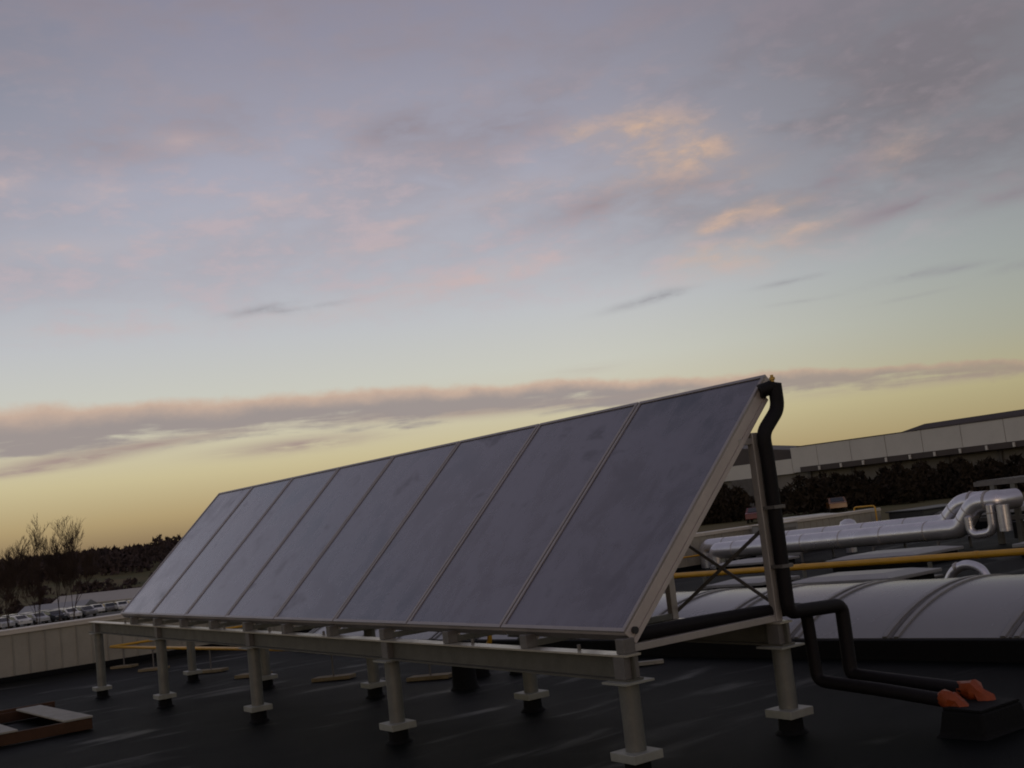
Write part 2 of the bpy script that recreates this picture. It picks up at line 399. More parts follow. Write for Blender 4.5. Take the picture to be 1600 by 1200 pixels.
# ================================================================== roof of the building we stand on
X0, X1, Y0, Y1 = -17.55, 9.0, -9.0, 33.0
g = MB()
vs = [(X0, Y0, RZ(X0) - .012), (X1, Y0, RZ(X1) - .012), (X1, Y1, RZ(X1) - .012), (X0, Y1, RZ(X0) - .012)]
vs += [(a, b, -6.4) for a, b, _ in vs]
g.add(vs, [(0, 1, 2, 3), (7, 6, 5, 4), (0, 4, 5, 1), (1, 5, 6, 2), (2, 6, 7, 3), (3, 7, 4, 0)])
roof = g.build('flat_roof', 'felt', kind='structure')
# overlapping felt sheets, each lapping the next
x = -17.1; first = None
while x < 8.9:
    s0, s1 = x, x + 1.0
    if first is None:
        g = MB(); t_ = .0009
        g.add([(s0 - .05, Y0 + .02, RZ(s0 - .05) + .0045), (s1, Y0 + .02, RZ(s1) + t_), (s1, Y1 - .02, RZ(s1) + t_), (s0 - .05, Y1 - .02, RZ(s0 - .05) + .0045),
               (s0 - .05, Y0 + .02, RZ(s0 - .05) - .004), (s1, Y0 + .02, RZ(s1) - .004), (s1, Y1 - .02, RZ(s1) - .004), (s0 - .05, Y1 - .02, RZ(s0 - .05) - .004)],
              [(0, 1, 2, 3), (7, 6, 5, 4), (0, 4, 5, 1), (1, 5, 6, 2), (2, 6, 7, 3), (3, 7, 4, 0)])
        first = g.build('felt_sheet', 'felt', roof, origin=(s0, 0, RZ(s0)))
    else: copy_part(first, (s0, 0, RZ(s0)), roof)
    x += 1.0

# ================================================================== parapet on the west edge
PX = -17.2
par = thing('parapet_wall', (PX, -8.5, RZ(PX)), 'low cream clad parapet wall of upright panels along the far roof edge', 'parapet')
zb, zt = RZ(PX) + .05, .335
PW, NPAN = .272, 122
g = MB(); g.box(PX - .32, PX - .012, Y0 + .2, Y0 + .2 + PW * NPAN + .2, RZ(PX) - .3, zt - .005); g.build('core', 'cladding', par)
g = MB(); g.box(PX - .012, PX + .05, Y0 + .2, Y0 + .2 + PW * NPAN, RZ(PX) - .01, zb + .045); g.build('skirting', 'felt_black', par, bevel=.01)
yp = Y0 + .2
def panel_mesh(y):
    g = MB(); pr = [(0, 0), (.010, .006), (.016, .022), (.250, .022), (.256, .006), (.266, 0)]
    pr = [(0, -.01), (0, .018), (.012, .018), (.020, .006), (PW - .026, .006), (PW - .018, .018), (PW - .006, .018), (PW - .006, -.01)]
    vs = [(PX - .002 + d_, y + a_, z_) for z_ in (zb + .02, zt) for a_, d_ in pr]; n = len(pr)
    g.add(vs, [(k, (k + 1) % n, n + (k + 1) % n, n + k) for k in range(n)] + [tuple(range(n))[::-1], tuple(range(n, 2 * n))])
    return g
pan = None
for k in range(NPAN):
    y = yp + k * PW
    if pan is None: pan = panel_mesh(y).build('cladding_panel', 'cladding', par, origin=(PX, y, zb))
    else: copy_part(pan, (PX + random.uniform(-.0015, .0015), y, zb), par)
cop = None
for k in range(12):
    y = yp + k * 2.78
    if cop is None:
        g = MB(); g.box(PX - .36, PX + .045, y, y + 2.772, zt, zt + .035); g.box(PX + .027, PX + .045, y, y + 2.772, zt - .05, zt)
        cop = g.build('coping', 'coping', par, origin=(PX, y, zt), bevel=.006)
    else: copy_part(cop, (PX, y, zt), par)

# ================================================================== solar collector array
ARR = thing('solar_collector_array', (-5.0, .6, RZ(-5)), 'row of eight grey flat plate solar collectors tilted on a galvanised steel frame', 'solar array')
ZB = .752; TILT = R(45); LC = 1.932; PWID = 1.2
sv = Vector((0, math.cos(TILT), math.sin(TILT))); nv = Vector((0, -math.sin(TILT), math.cos(TILT)))
def sp(x, s, n): return Vector((x, 0, ZB)) + sv * s + nv * n
def sbox(g, x0, x1, s0, s1, n0, n1):
    vs = [sp(x, s, n) for n in (n0, n1) for s in (s0, s1) for x in (x0, x1)]
    g.add(vs, [(0, 1, 3, 2), (4, 6, 7, 5), (0, 4, 5, 1), (2, 3, 7, 6), (0, 2, 6, 4), (1, 5, 7, 3)])
DEP = .074
col0 = None
for k in range(8):
    xr = -PWID * k; org = (xr - .6, 0, ZB)
    if col0 is None:
        xa, xb = xr - PWID + .007, xr - .007
        g = MB(); sbox(g, xa, xb, 0, LC, -DEP, -.012); col0 = g.build('collector', 'collector_side', ARR, origin=org, bevel=.003)
        rw = .024; parts = []
        g = MB(); sbox(g, xa, xb, 0, rw, -.012, .004); parts.append(g.build('frame_rail', 'alu_rim', col0, bevel=.002))
        g = MB(); sbox(g, xa, xb, LC - rw, LC, -.012, .004); parts.append(g.build('frame_rail', 'alu_rim', col0, bevel=.002))
        g = MB(); sbox(g, xa, xa + rw, rw, LC - rw, -.012, .004); parts.append(g.build('frame_rail', 'alu_rim', col0, bevel=.002))
        g = MB(); sbox(g, xb - rw, xb, rw, LC - rw, -.012, .004); parts.append(g.build('frame_rail', 'alu_rim', col0, bevel=.002))
        g = MB(); sbox(g, xa + rw, xb - rw, rw, LC - rw, -.0118, -.004); parts.append(g.build('glass_cover', 'glass', col0))
        g = MB(); sbox(g, xa + .001, xb - .001, -.003, -.0005, -DEP, -.03); parts.append(g.build('bottom_shade_strip', 'galv_dark', col0))  # dark strip standing in for shadow on the lower face
    else:
        c_ = copy_part(col0, org, ARR)
        for p in parts:
            q = p.copy(); COL.objects.link(q); q.parent = c_; q.location = p.location; WORLD[q.name] = Vector(org)
# dark seals between collectors
for k in range(1, 8):
    xr = -PWID * k
    g = MB(); sbox(g, xr - .006, xr + .006, .01, LC - .01, -.07, -.02); g.build('joint_seal', 'seal', ARR)
# manifold stubs on the open end
for s_ in (.05, LC - .13):
    c0_ = sp(-.007, s_, -.05); g = MB(); g.tube([c0_, c0_ + Vector((.02, 0, 0))], .02, 12); g.build('manifold_stub', 'seal', ARR)
# main beams
def ibeam(x0, x1, y, zt_, h=.138, w=.105, t_=.010):
    g = MB(); g.box(x0, x1, y - w / 2, y + w / 2, zt_ - h, zt_ - h + t_)
    g.box(x0, x1, y - .004, y + .004, zt_ - h + t_, zt_ - t_)
    f_ = MB(); f_.box(x0, x1, y - w / 2, y + w / 2, zt_ - t_, zt_); f_.build('top_flange', 'flange', ARR); return g
YF, YR, ZT = .0, 1.19, .637
ibeam(-10.95, .05, YF, ZT).build('front_beam', 'beam', ARR)
ibeam(-10.95, .05, YR, ZT).build('rear_beam', 'beam', ARR)
# web stiffeners
# trusses every 0.905 m
fx = [-.02 - .9045 * k for k in range(11)]
for i, x in enumerate(fx):
    g = MB(); a = sp(x, -.0, -DEP - .03); g.bar(sp(x, .0, -DEP - .0145), sp(x, LC - .12, -DEP - .0145), .04, .027, nv); g.build('rafter', 'collector_side', ARR)
    g = MB(); g.box(x - .035, x + .035, -.03, .05, ZT + .001, ZB - .035); g.build('foot_bracket', 'galv_dark', ARR, bevel=.004)
    ztop = ZB + YR - (DEP + .05) * 1.4142 + .02
    g = MB(); g.box(x - .025, x + .025, YR - .026, YR + .026, ZT + .001, 1.765 if i == 0 else ztop); g.build('upright', 'alu', ARR, bevel=.004)
    g = MB(); g.box(x - .02, x + .02, YF + .055, YR - .028, ZT + .002, ZT + .042); g.build('cross_rail', 'alu' if i == 0 else 'galv', ARR, bevel=.003)
# connecting bracket at the head of the end upright
g = MB(); g.bar((-.02, 1.05, 1.715), (-.02, 1.165, 1.715), .035, .04); g.build('head_bracket', 'alu', ARR, bevel=.004)
# cross bracing in the end bays
for i in (0, 4, 8):
    xa, xb = fx[i], fx[i + 1]
    for p, q, o_ in (((xa, YR + .031, 1.21), (xb, YR + .031, .68), 0), ((xa, YR + .040, .71), (xb, YR + .040, 1.21), 0)):
        g = MB(); g.bar(p, q, .006, .022, (0, 0, 1)); g.build('brace', 'galv_dark', ARR)
for k in range(9):     # bolts
    x = -.45 - k * 1.13; g = MB(); g.tube([(x, .025, ZT), (x, .025, ZT + .03)], .011, 8); g.build('bolt', 'galv_dark', ARR)
# posts
PXS = [-.02, -2.67, -5.33, -8.06, -10.66]
for yy in (YF, YR):
    for x in PXS:
        zr_ = RZ(x); zp = zr_ + .125
        g = MB(); g.tube([(x, yy, zp + .025), (x, yy, ZT - .150)], .056, 20); po = g.build('post', 'galv', ARR, origin=(x, yy, zr_), smooth_='auto')
        g = MB(); g.box(x - .1, x + .1, yy - .1, yy + .1, zp - .022, zp + .025); g.build('base_plate', 'plate', po, bevel=.004)
        g = MB(); g.box(x - .1, x + .1, yy - .1, yy + .1, ZT - .150, ZT - .1385); g.build('head_plate', 'plate', po)
        g = MB(); g.box(x - .045, x + .045, yy + .006, yy + .050, ZT - .127, ZT - .0105); g.box(x - .045, x + .045, yy - .050, yy - .006, ZT - .127, ZT - .0105); g.build('stiffener', 'galv_dark', po)
        g = MB(); g.lathe((x, yy, 0), [(.105, zr_ - .01), (.095, zr_ + .012), (.074, zr_ + .03), (.070, zp - .024)], 16); g.build('felt_collar', 'felt_black', po, smooth_='auto')

# ------------------------------------------------------------------ insulated pipework
p1 = [(.0, 1.285, 2.015), (.035, 1.345, 2.03), (.055, 1.366, 2.045), (.055, 1.366, 1.90), (.055, 1.205, 1.755), (.055, 1.216, 1.60), (.055, 1.216, .685), (.055, 1.69, .665), (.055, 1.69, .24), (.40, 1.68, .225), (.845, 1.67, .205)]
g = MB(); g.tube(bend(p1[:3], .02, 3)[:-1] + bend(p1[2:], .055, 5), .043, 14); pt = g.build('insulated_pipe', 'foam', origin=(.055, 1.25, RZ(0)), smooth_='auto')
tag(pt, 'black foam lagged pipe dropping from the top corner of the last collector', 'pipe', 'lagged pipes at the array end')
g = MB(); g.lathe((.05, 1.355, 0), [(.012, 2.05), (.012, 2.075), (.018, 2.078), (.018, 2.092), (.010, 2.096), (.010, 2.108)], 10); g.build('air_vent', 'brass', pt)
for zz in (.95, 1.3):
    g = MB(); g.box(.008, .10, 1.168, 1.264, zz, zz + .02); g.build('pipe_clip', 'galv_dark', pt)
p2 = [(-.055, .06, .72), (-.055, .6, .715), (-.055, 1.10, .705), (-.02, 1.45, .675), (-.02, 1.47, .24), (.45, 1.47, .215), (.85, 1.47, .185)]
g = MB(); g.tube(bend(p2, .06, 5), .038, 14); pt = g.build('insulated_pipe', 'foam', origin=(-.02, 1.3, RZ(0)), smooth_='auto')
tag(pt, 'black foam lagged pipe running low along the end rail of the array', 'pipe', 'lagged pipes at the array end')
# felted upstand the pipes enter
bx = thing('roof_upstand', (1.0, 1.57, RZ(1.05)), 'black felted upstand box where the lagged pipes enter the roof', 'upstand')
g = MB(); z0 = RZ(1.05)
pr = [(.165, .235, z0 - .01), (.14, .205, z0 + .015), (.125, .19, z0 + .10), (.12, .185, z0 + .135)]
vs = [(1.0 + sx * hx, 1.57 + sy * hy, z_) for hx, hy, z_ in pr for sx, sy in ((-1, -1), (1, -1), (1, 1), (-1, 1))]
fs = [(i * 4 + k, i * 4 + (k + 1) % 4, (i + 1) * 4 + (k + 1) % 4, (i + 1) * 4 + k) for i in range(3) for k in range(4)] + [(3, 2, 1, 0), (12, 13, 14, 15)]
g.add(vs, fs); g.build('felt_box', 'felt_black', bx, bevel=.012)
g = MB(); g.box(.885, 1.115, 1.39, 1.75, z0 + .135, z0 + .15); g.build('lid', 'felt_black', bx, bevel=.005)
def lumpy(path, radii_, seed, name, label):
    rnd = random.Random(seed); g = MB(); g.tube(path, radii_, 12)
    g.v = [(a + rnd.uniform(-.010, .010), b + rnd.uniform(-.010, .010), c_ + rnd.uniform(-.010, .010)) for a, b, c_ in g.v]
    o = g.build(name, 'orange', origin=path[0], smooth_='auto'); tag(o, label, 'pipe sleeve', 'orange sleeves on the upstand')
lumpy([(.825, 1.47, .19), (.85, 1.47, .192), (.90, 1.47, .190), (.925, 1.475, .178), (.95, 1.475, .150), (.96, 1.475, .115)], [.036, .052, .043, .037, .045, .05], 3, 'orange_sleeve', 'crumpled orange tape sleeve on the pipe end nearer the viewer')
lumpy([(.82, 1.67, .207), (.85, 1.67, .21), (.90, 1.67, .208), (.93, 1.665, .192), (.975, 1.66, .160), (.985, 1.66, .115)], [.037, .048, .054, .040, .048, .05], 5, 'orange_sleeve', 'crumpled orange tape sleeve on the pipe end nearer the barrel rooflight')

# ------------------------------------------------------------------ black wrapped stubs under the array
for x, y, r_, h, lb in ((-4.62, 1.78, .115, .255, 'wide squat black wrapped roof stub under the collectors'), (-5.25, 2.36, .09, .20, 'short black wrapped roof stub behind the wide squat one'), (-4.88, 2.55, .06, .17, 'smallest black wrapped roof stub under the collectors')):
    z0 = RZ(x); st = thing('roof_vent_stub', (x, y, z0), lb, 'vent stub', 'black roof stubs')
    g = MB(); g.lathe((x, y, z0), [(r_ * 1.35, -.01), (r_ * 1.05, .03), (r_ * .95, h * .9)], 18); g.build('collar', 'felt_black', st, smooth_='auto')
    g = MB(); g.lathe((x, y, z0), [(r_ * 1.02, h * .9), (r_ * 1.06, h), (r_ * .6, h + .015)], 18); g.build('cap', 'felt_black', st, smooth_='auto')

# ------------------------------------------------------------------ yellow gas pipe (near) with its stands on timber pads
def gpz(x): return RZ(x) + .352
GY = 1.75
pth = [(-4.6, GY + .35, .62), (-4.6, GY + .35, gpz(-4.6)), (-5.4, GY + .35, gpz(-5.4)), (-7.2, GY + .1, gpz(-7.2)), (-9, GY, gpz(-9)), (-13, GY, gpz(-13)), (-16.85, GY, gpz(-16.85)), (-16.85, 3.5, gpz(-16.85)), (-16.85, 23.9, gpz(-16.85)), (-16.85, 23.9, .47), (-17.62, 23.9, .47), (-17.62, 23.9, -1.2)]
g = MB(); g.tube(bend(pth, .10, 5), .024, 12); yo = g.build('gas_pipe', 'yellow', origin=(-16.85, GY, gpz(-16.85)), smooth_='auto')
tag(yo, 'thin yellow gas pipe running behind the array and round along the parapet', 'gas pipe')
stands = [(-15.8, 1.70, .5), (-13.96, 1.66, .6), (-11.62, 1.78, .55), (-9.73, 1.68, .5), (-7.55, 1.80, .60), (-5.82, 2.10, .55)]
where = ['nearest the parapet', 'second from the parapet', 'third from the parapet', 'fourth from the parapet', 'fifth from the parapet', 'beside the wide squat black stub']
for (x, y, ang), wh in zip(stands, where):
    z0 = RZ(x) + .006; s_ = thing('pipe_stand', (x, y, z0), 'timber pad and rod carrying the yellow pipe, ' + wh, 'pipe stand', 'timber pads under the yellow pipe')
    ax = Vector((math.cos(ang), math.sin(ang), .03)); ay = Vector((-math.sin(ang), math.cos(ang), 0)); az_ = ax.cross(ay)
    g = MB(); g.obox((x, y, z0 + .022), ax.normalized(), ay, az_.normalized(), .25, .085, .02); g.build('timber_pad', 'timber', s_, bevel=.004)
    g = MB(); g.tube([(x, y, z0 + .04), (x, y, gpz(x) - .022)], .011, 8); g.build('rod', 'galv_dark', s_)
    g = MB(); g.box(x - .02, x + .02, y - .03, y + .03, gpz(x) - .03, gpz(x) - .0235); g.build('saddle', 'galv_dark', s_)

# ------------------------------------------------------------------ timber frame at the left
x0, x1 = -7.30, -9.65
zf = RZ(-7.3) + .008; dz_ = .03
tf_ = thing('timber_frame', (-8.4, -1.8, RZ(-8.4)), 'low open timber frame with pale boards lying on the roof', 'timber frame')
def slope_box(g, xa, xb, ya, yb, h0, h1):
    g.add([(x, y, RZ(x) + h) for h in (h0, h1) for y in (ya, yb) for x in (xa, xb)], [(0, 2, 3, 1), (4, 5, 7, 6), (0, 1, 5, 4), (2, 6, 7, 3), (0, 4, 6, 2), (1, 3, 7, 5)])
for nm, mt_, a in (('plank', 'timber_red', (-7.35, -7.30, -3.2, -.97, .010, .118)), ('plank', 'timber_red', (-9.66, -9.60, -3.2, -.84, .010, .118)),
                   ('plank', 'timber_red', (-9.60, -7.352, -1.02, -.98, .010, .116)), ('plank', 'timber_red', (-9.60, -7.352, -1.98, -1.94, .010, .116)), ('plank', 'timber_red', (-9.60, -7.352, -3.15, -3.10, .010, .116)),
                   ('board', 'board', (-9.64, -7.285, -1.235, -.965, .119, .139)), ('board', 'board', (-9.30, -7.285, -2.02, -1.665, .119, .139)), ('board', 'board', (-9.64, -7.285, -3.2, -2.86, .119, .139)), ('batten', 'timber_red', (-9.71, -9.665, -3.2, -.80, .08, .150))):
    g = MB(); slope_box(g, *a); g.build(nm, mt_, tf_, bevel=.004)
# loose batten beyond the last post
g = MB(); g.obox((-3.6, 3.22, RZ(-3.6) + .025), Vector((.57, .82, 0)), Vector((-.82, .57, 0)), (0, 0, 1), .13, .03, .018)
tag(g.build('batten', 'board', origin=(-3.6, 3.22, RZ(-3.6)), bevel=.003), 'short pale offcut lying on the roof in front of the barrel rooflight', 'batten')

# ================================================================== barrel rooflight
SY0, SY1, SX0, NB, BW = 3.73, 6.15, -12.76, 15, 1.05
sky_ = thing('barrel_rooflight', (-5, 4.9, RZ(-5)), 'long white barrel vaulted rooflight with ribs on a black kerb', 'rooflight')
SX1 = SX0 + NB * BW
def kz(x): return RZ(x) + .17
g = MB()
for ya, yb in ((SY0 - .07, SY0 + .05), (SY1 - .05, SY1 + .07)): slope_box(g, SX0 - .1, SX1 + .1, ya, yb, -.005, .165)
for xa, xb in ((SX0 - .1, SX0 + .02), (SX1 - .02, SX1 + .1)): slope_box(g, xa, xb, SY0 + .05, SY1 - .05, -.005, .165)
g.build('kerb', 'felt_black', sky_, bevel=.01)
ch = (SY1 - SY0) / 2; ri = .33; rad = (ch * ch + ri * ri) / (2 * ri); a_max = math.asin(ch / rad)
def vault(g, xa, xb, r_in, r_out, nseg=20, skew=None):
    vs = []
    for x in (xa, xb):
        for rr in (r_in, r_out):
            for i in range(nseg + 1):
                a = -a_max + 2 * a_max * i / nseg
                vs.append((x, (SY0 + SY1) / 2 + rr * math.sin(a), kz(x) + ri - rad + rr * math.cos(a)))
    n = nseg + 1; fs = []
    for i in range(nseg):
        fs += [(n + i, 3 * n + i, 3 * n + i + 1, n + i + 1), (i, i + 1, 2 * n + i + 1, 2 * n + i), (i, n + i, n + i + 1, i + 1), (2 * n + i, 2 * n + i + 1, 3 * n + i + 1, 3 * n + i)]
    fs += [(0, 2 * n, 3 * n, n), (nseg, n + nseg, 3 * n + nseg, 2 * n + nseg)]
    g.add(vs, fs)
v0 = r0 = None
for k in range(NB):
    xa = SX0 + k * BW
    if v0 is None:
        g = MB(); vault(g, xa + .012, xa + BW - .012, rad - .012, rad); v0 = g.build('glazing_panel', 'vault', sky_, origin=(xa, SY0, kz(xa)), smooth_='auto')
    else: copy_part(v0, (xa, SY0, kz(xa)), sky_)
for k in range(NB + 1):
    xa = SX0 + k * BW
    for off in (-.055, .055):
        if r0 is None:
            g = MB(); vault(g, xa + off - .022, xa + off + .022, rad + .001, rad + .016); r0 = g.build('rib', 'slab', sky_, origin=(xa + off, SY0, kz(xa + off)), smooth_='auto')
        else: copy_part(r0, (xa + off, SY0, kz(xa + off)), sky_)
    g = MB(); vault(g, xa - .011, xa + .011, rad - .012, rad + .004); g.build('rib_gasket', 'galv_dark', sky_, smooth_='auto')

# ================================================================== yellow pipe beyond the rooflight
FY = 10.75
def fpz(x): return RZ(x) + .285
g = MB(); g.tube([(x, FY, fpz(x)) for x in (-16.6, -12, -8, -4, 0, 5)], .052, 14); fo = g.build('gas_main', 'yellow', origin=(-8, FY, fpz(-8)), smooth_='auto')
tag(fo, 'thick yellow gas pipe on stands behind the barrel rooflight', 'gas pipe')
for x in (-14.6, -11.4, -8.23, -5.0, -1.7): g = MB(); g.tube([(x - .03, FY, fpz(x - .03)), (x + .03, FY, fpz(x + .03))], .058, 14); g.build('coupling', 'yellow', fo, smooth_='auto')
for x, wh in ((-10.6, 'seen through the array end frame'), (-8.23, 'just right of the array end upright'), (-5.8, 'left of the silver gooseneck'), (-3.4, 'right of the silver gooseneck')):
    z0 = RZ(x); s_ = thing('pipe_support', (x, FY, z0), 'grey post carrying the thick yellow pipe, ' + wh, 'pipe support', 'posts under the thick yellow pipe')
    g = MB(); g.box(x - .025, x + .025, FY - .025, FY + .025, z0 + .03, fpz(x) - .056); g.build('post', 'galv', s_, bevel=.004)
    g = MB(); g.box(x - .12, x + .12, FY - .12, FY + .12, z0 + .004, z0 + .03); g.build('foot', 'galv_dark', s_, bevel=.004)

# ================================================================== low rooflights / hatches
def hatch(x0_, x1_, y0_, y1_, h, label):
    x = (x0_ + x1_) / 2; y = (y0_ + y1_) / 2; t_ = thing('roof_hatch', (x, y, RZ(x)), label, 'roof hatch', 'flat roof hatches')
    g = MB(); slope_box(g, x0_ + .08, x1_ - .08, y0_ + .08, y1_ - .08, -.005, h * .6); g.build('upstand', 'felt_black', t_, bevel=.01)
    g = MB(); slope_box(g, x0_, x1_, y0_, y1_, h * .6, h * .82)
    g.build('lid', 'slab', t_, bevel=.012)
    g = MB(); vs = [(a, b, RZ(a) + h * .82) for b in (y0_ + .05, y1_ - .05) for a in (x0_ + .05, x1_ - .05)] + [(a, b, RZ(a) + h) for b in (y0_ + .25, y1_ - .25) for a in (x0_ + .3, x1_ - .3)]
    g.add(vs, [(0, 1, 3, 2), (4, 6, 7, 5), (0, 4, 5, 1), (2, 3, 7, 6), (0, 2, 6, 4), (1, 5, 7, 3)]); g.build('dome', 'slab', t_, bevel=.01)
hatch(-9.0, -7.75, 9.2, 10.1, .25, 'pale roof hatch directly behind the array end upright, below the yellow pipe')
hatch(-6.9, -5.0, 8.75, 9.9, .25, 'wide pale roof hatch left of the silver gooseneck, below the yellow pipe')
hatch(-6.1, -4.0, 13.4, 14.6, .28, 'pale roof hatch at the right edge above the yellow pipe')
hatch(-9.6, -7.6, 12.9, 14.3, .26, 'long pale roof hatch under the middle of the silver ducts')
hatch(-14.2, -12.6, 14.4, 15.6, .24, 'pale roof hatch under the left end of the silver ducts')
hatch(-15.8, -13.0, 24.8, 26.3, .6, 'far pale roof hatch beyond the silver ducts near the black plant box')

# ================================================================== silver ducts
def dz(x): return RZ(x) + .43
def duct(y, r_, xl, label, dx_=0.0, far=False, lift=0.0):
    pts = [(xl, y, RZ(xl) + .004), (xl, y, dz(xl) + lift), (-9.02 + dx_, y, dz(-9.02 + dx_) + lift), (-8.68 + dx_, y, .55), (-8.50 + dx_, y, .63), (-8.2 + dx_ * .3, y, .635)]
    if not far: pts += [(-8.05, y + .5, .635)]
    P = [Vector(p) for p in pts]
    o = thing('silver_duct', (xl, y, RZ(xl)), label, 'duct', 'foil lagged ducts')
    path = bend(P, .15, 6); g = MB(); g.tube(path, r_, 20); g.build('lagging', 'foil', o, smooth_='auto')
    x = xl + .7
    while x < -9.3 + dx_:
        g = MB(); g.tube([(x - .012, y, dz(x) + lift), (x + .012, y, dz(x) + lift)], r_ + .004, 20); g.build('band', 'alu', o, smooth_='auto'); x += 1.1
    a, b = P[2], P[3]
    for f in (.35, .8):
        c_ = a.lerp(b, f); d_ = (b - a).normalized(); g = MB(); g.tube([c_ - d_ * .012, c_ + d_ * .012], r_ + .004, 20); g.build('band', 'alu', o, smooth_='auto')
    g = MB(); g.tube([(-8.36 + dx_, y, .633), (-8.32 + dx_, y, .633)], r_ + .02, 20); g.build('flange', 'alu', o, smooth_='auto')
duct(16.4, .20, -16.0, 'silver foil lagged duct nearest the yellow pipe, bent down at its left end')
duct(16.95, .20, -16.88, 'silver foil lagged duct running just behind the nearest one', -.70, True, .10)
for k, x in enumerate((-15.0, -13.0, -11.0, -9.4)):
    z0 = RZ(x); o = thing('duct_stand', (x, 16.68, z0), 'thin steel trestle under the silver ducts, ' + ('at their bent left end', 'second from the left', 'third from the left', 'by their rising bend')[k], 'duct stand', 'trestles under the ducts')
    for yy in (16.12, 17.2):
        g = MB(); g.box(x - .02, x + .02, yy - .02, yy + .02, z0, dz(x) - .206); g.build('leg', 'galv_dark', o)
    g = MB(); g.box(x - .025, x + .025, 16.09, 17.23, dz(x) - .206, dz(x) - .2005); g.build('crossbar', 'galv_dark', o)
# return bend under the raised ducts
o = thing('return_bend', (-8.3, 16.25, RZ(-8.3)), 'silver return bend hooking down below the raised duct end', 'duct')
g = MB(); g.tube(bend([(-8.22, 16.25, .57), (-8.22, 16.25, .04), (-8.72, 16.25, .0), (-8.72, 16.25, .36)], .18, 7), .085, 16); g.build('lagging', 'foil', o, smooth_='auto')
g = MB(); g.tube([(-8.22, 16.25, .40), (-8.22, 16.25, .43)], .097, 16); g.build('band', 'alu', o, smooth_='auto')
g = MB(); g.tube([(-7.92, 16.2, .56), (-7.92, 16.2, .06)], .12, 16); g.build('drop_leg', 'foil', o, smooth_='auto')
# steel plant frame at the right edge
pf = thing('steel_plant_rack', (-6.6, 18.2, RZ(-6.6)), 'dark steel plant frame with slatted deck at the right edge', 'steel frame')
for x in (-8.75, -8.3, -7.6, -6.6):
    for y in (17.3, 19.2): g = MB(); g.box(x - .05, x + .05, y - .05, y + .05, RZ(x), .92); g.build('post', 'galv', pf)
for y in (17.3, 19.2):
    for zz in (.20, .92): g = MB(); g.box(-9.15, -3.5, y - .06, y + .06, zz + .001, zz + .09); g.build('rail', 'galv_dark', pf)
g = MB(); g.box(-8.6, -4.2, 17.5, 19.0, RZ(-6), .15); g.build('plant_casing', 'black_metal', pf, bevel=.02)
g = MB(); g.box(-8.6, -4.2, 18.2, 19.1, .16, .85); g.build('plant_casing', 'black_metal', pf, bevel=.02)
for k in range(12):
    y = 17.35 + k * .16; g = MB(); g.box(-9.15, -3.5, y, y + .07, 1.013, 1.03); g.build('deck_slat', 'galv_dark', pf)
# silver gooseneck behind the rooflight
g = MB(); GYk = 9.2
g.tube(bend([(-4.50, GYk, RZ(-4.5) - .01), (-4.34, GYk, .07), (-4.14, GYk, .15), (-3.94, GYk, .09), (-3.88, GYk, -.03)], .1, 6), .062, 16)
o = g.build('gooseneck_vent', 'foil', origin=(-4.5, GYk, RZ(-4.5)), smooth_='auto'); tag(o, 'silver gooseneck vent pipe arching up behind the barrel rooflight', 'vent pipe')
g = MB(); g.tube([(-4.30, GYk, .095), (-4.26, GYk, .115)], .068, 16); g.build('band', 'alu', o, smooth_='auto')
g = MB(); g.lathe((-4.5, GYk, RZ(-4.5)), [(.15, -.005), (.12, .03), (.075, .06)], 16); g.build('collar', 'felt_black', o, smooth_='auto')
# small cowl behind the ducts
z0 = RZ(-13.6); o = thing('vent_cowl', (-13.6, 18.6, z0), 'small silver domed vent cowl showing above the silver ducts', 'vent cowl')
g = MB(); g.lathe((-13.6, 18.6, z0), [(.13, 0), (.12, .6)], 16); g.build('pipe', 'foil', o, smooth_='auto')
g = MB(); g.lathe((-13.6, 18.6, z0), [(.22, .60), (.22, .66), (.17, .76), (.07, .81)], 16); g.build('cap', 'foil', o, smooth_='auto')
# cabinet and black box by the parapet
o = thing('plant_cabinet', (-16.2, 18.9, RZ(-16)), 'pale louvred cabinet behind the left end of the silver ducts', 'cabinet')
g = MB(); g.box(-16.7, -15.9, 18.5, 19.4, RZ(-16.3), .38); g.build('casing', 'slab', o, bevel=.015)
for k in range(5): g = MB(); g.box(-15.899, -15.88, 18.6, 19.3, -.3 + k * .12, -.22 + k * .12); g.build('louvre', 'galv_dark', o)
g = MB(); g.box(-16.75, -15.85, 18.45, 19.45, .381, .41); g.build('lid', 'coping', o, bevel=.008)
o = thing('plant_box', (-16.2, 25.6, RZ(-16)), 'black plant box in the far corner next to the yellow pipe bend', 'plant box')
g = MB(); g.box(-16.8, -15.6, 24.4, 27.0, RZ(-16.5), .20); g.build('casing', 'black_metal', o, bevel=.02)
g = MB(); g.box(-16.86, -15.54, 24.34, 27.06, .201, .24); g.build('lid', 'black_metal', o, bevel=.01)

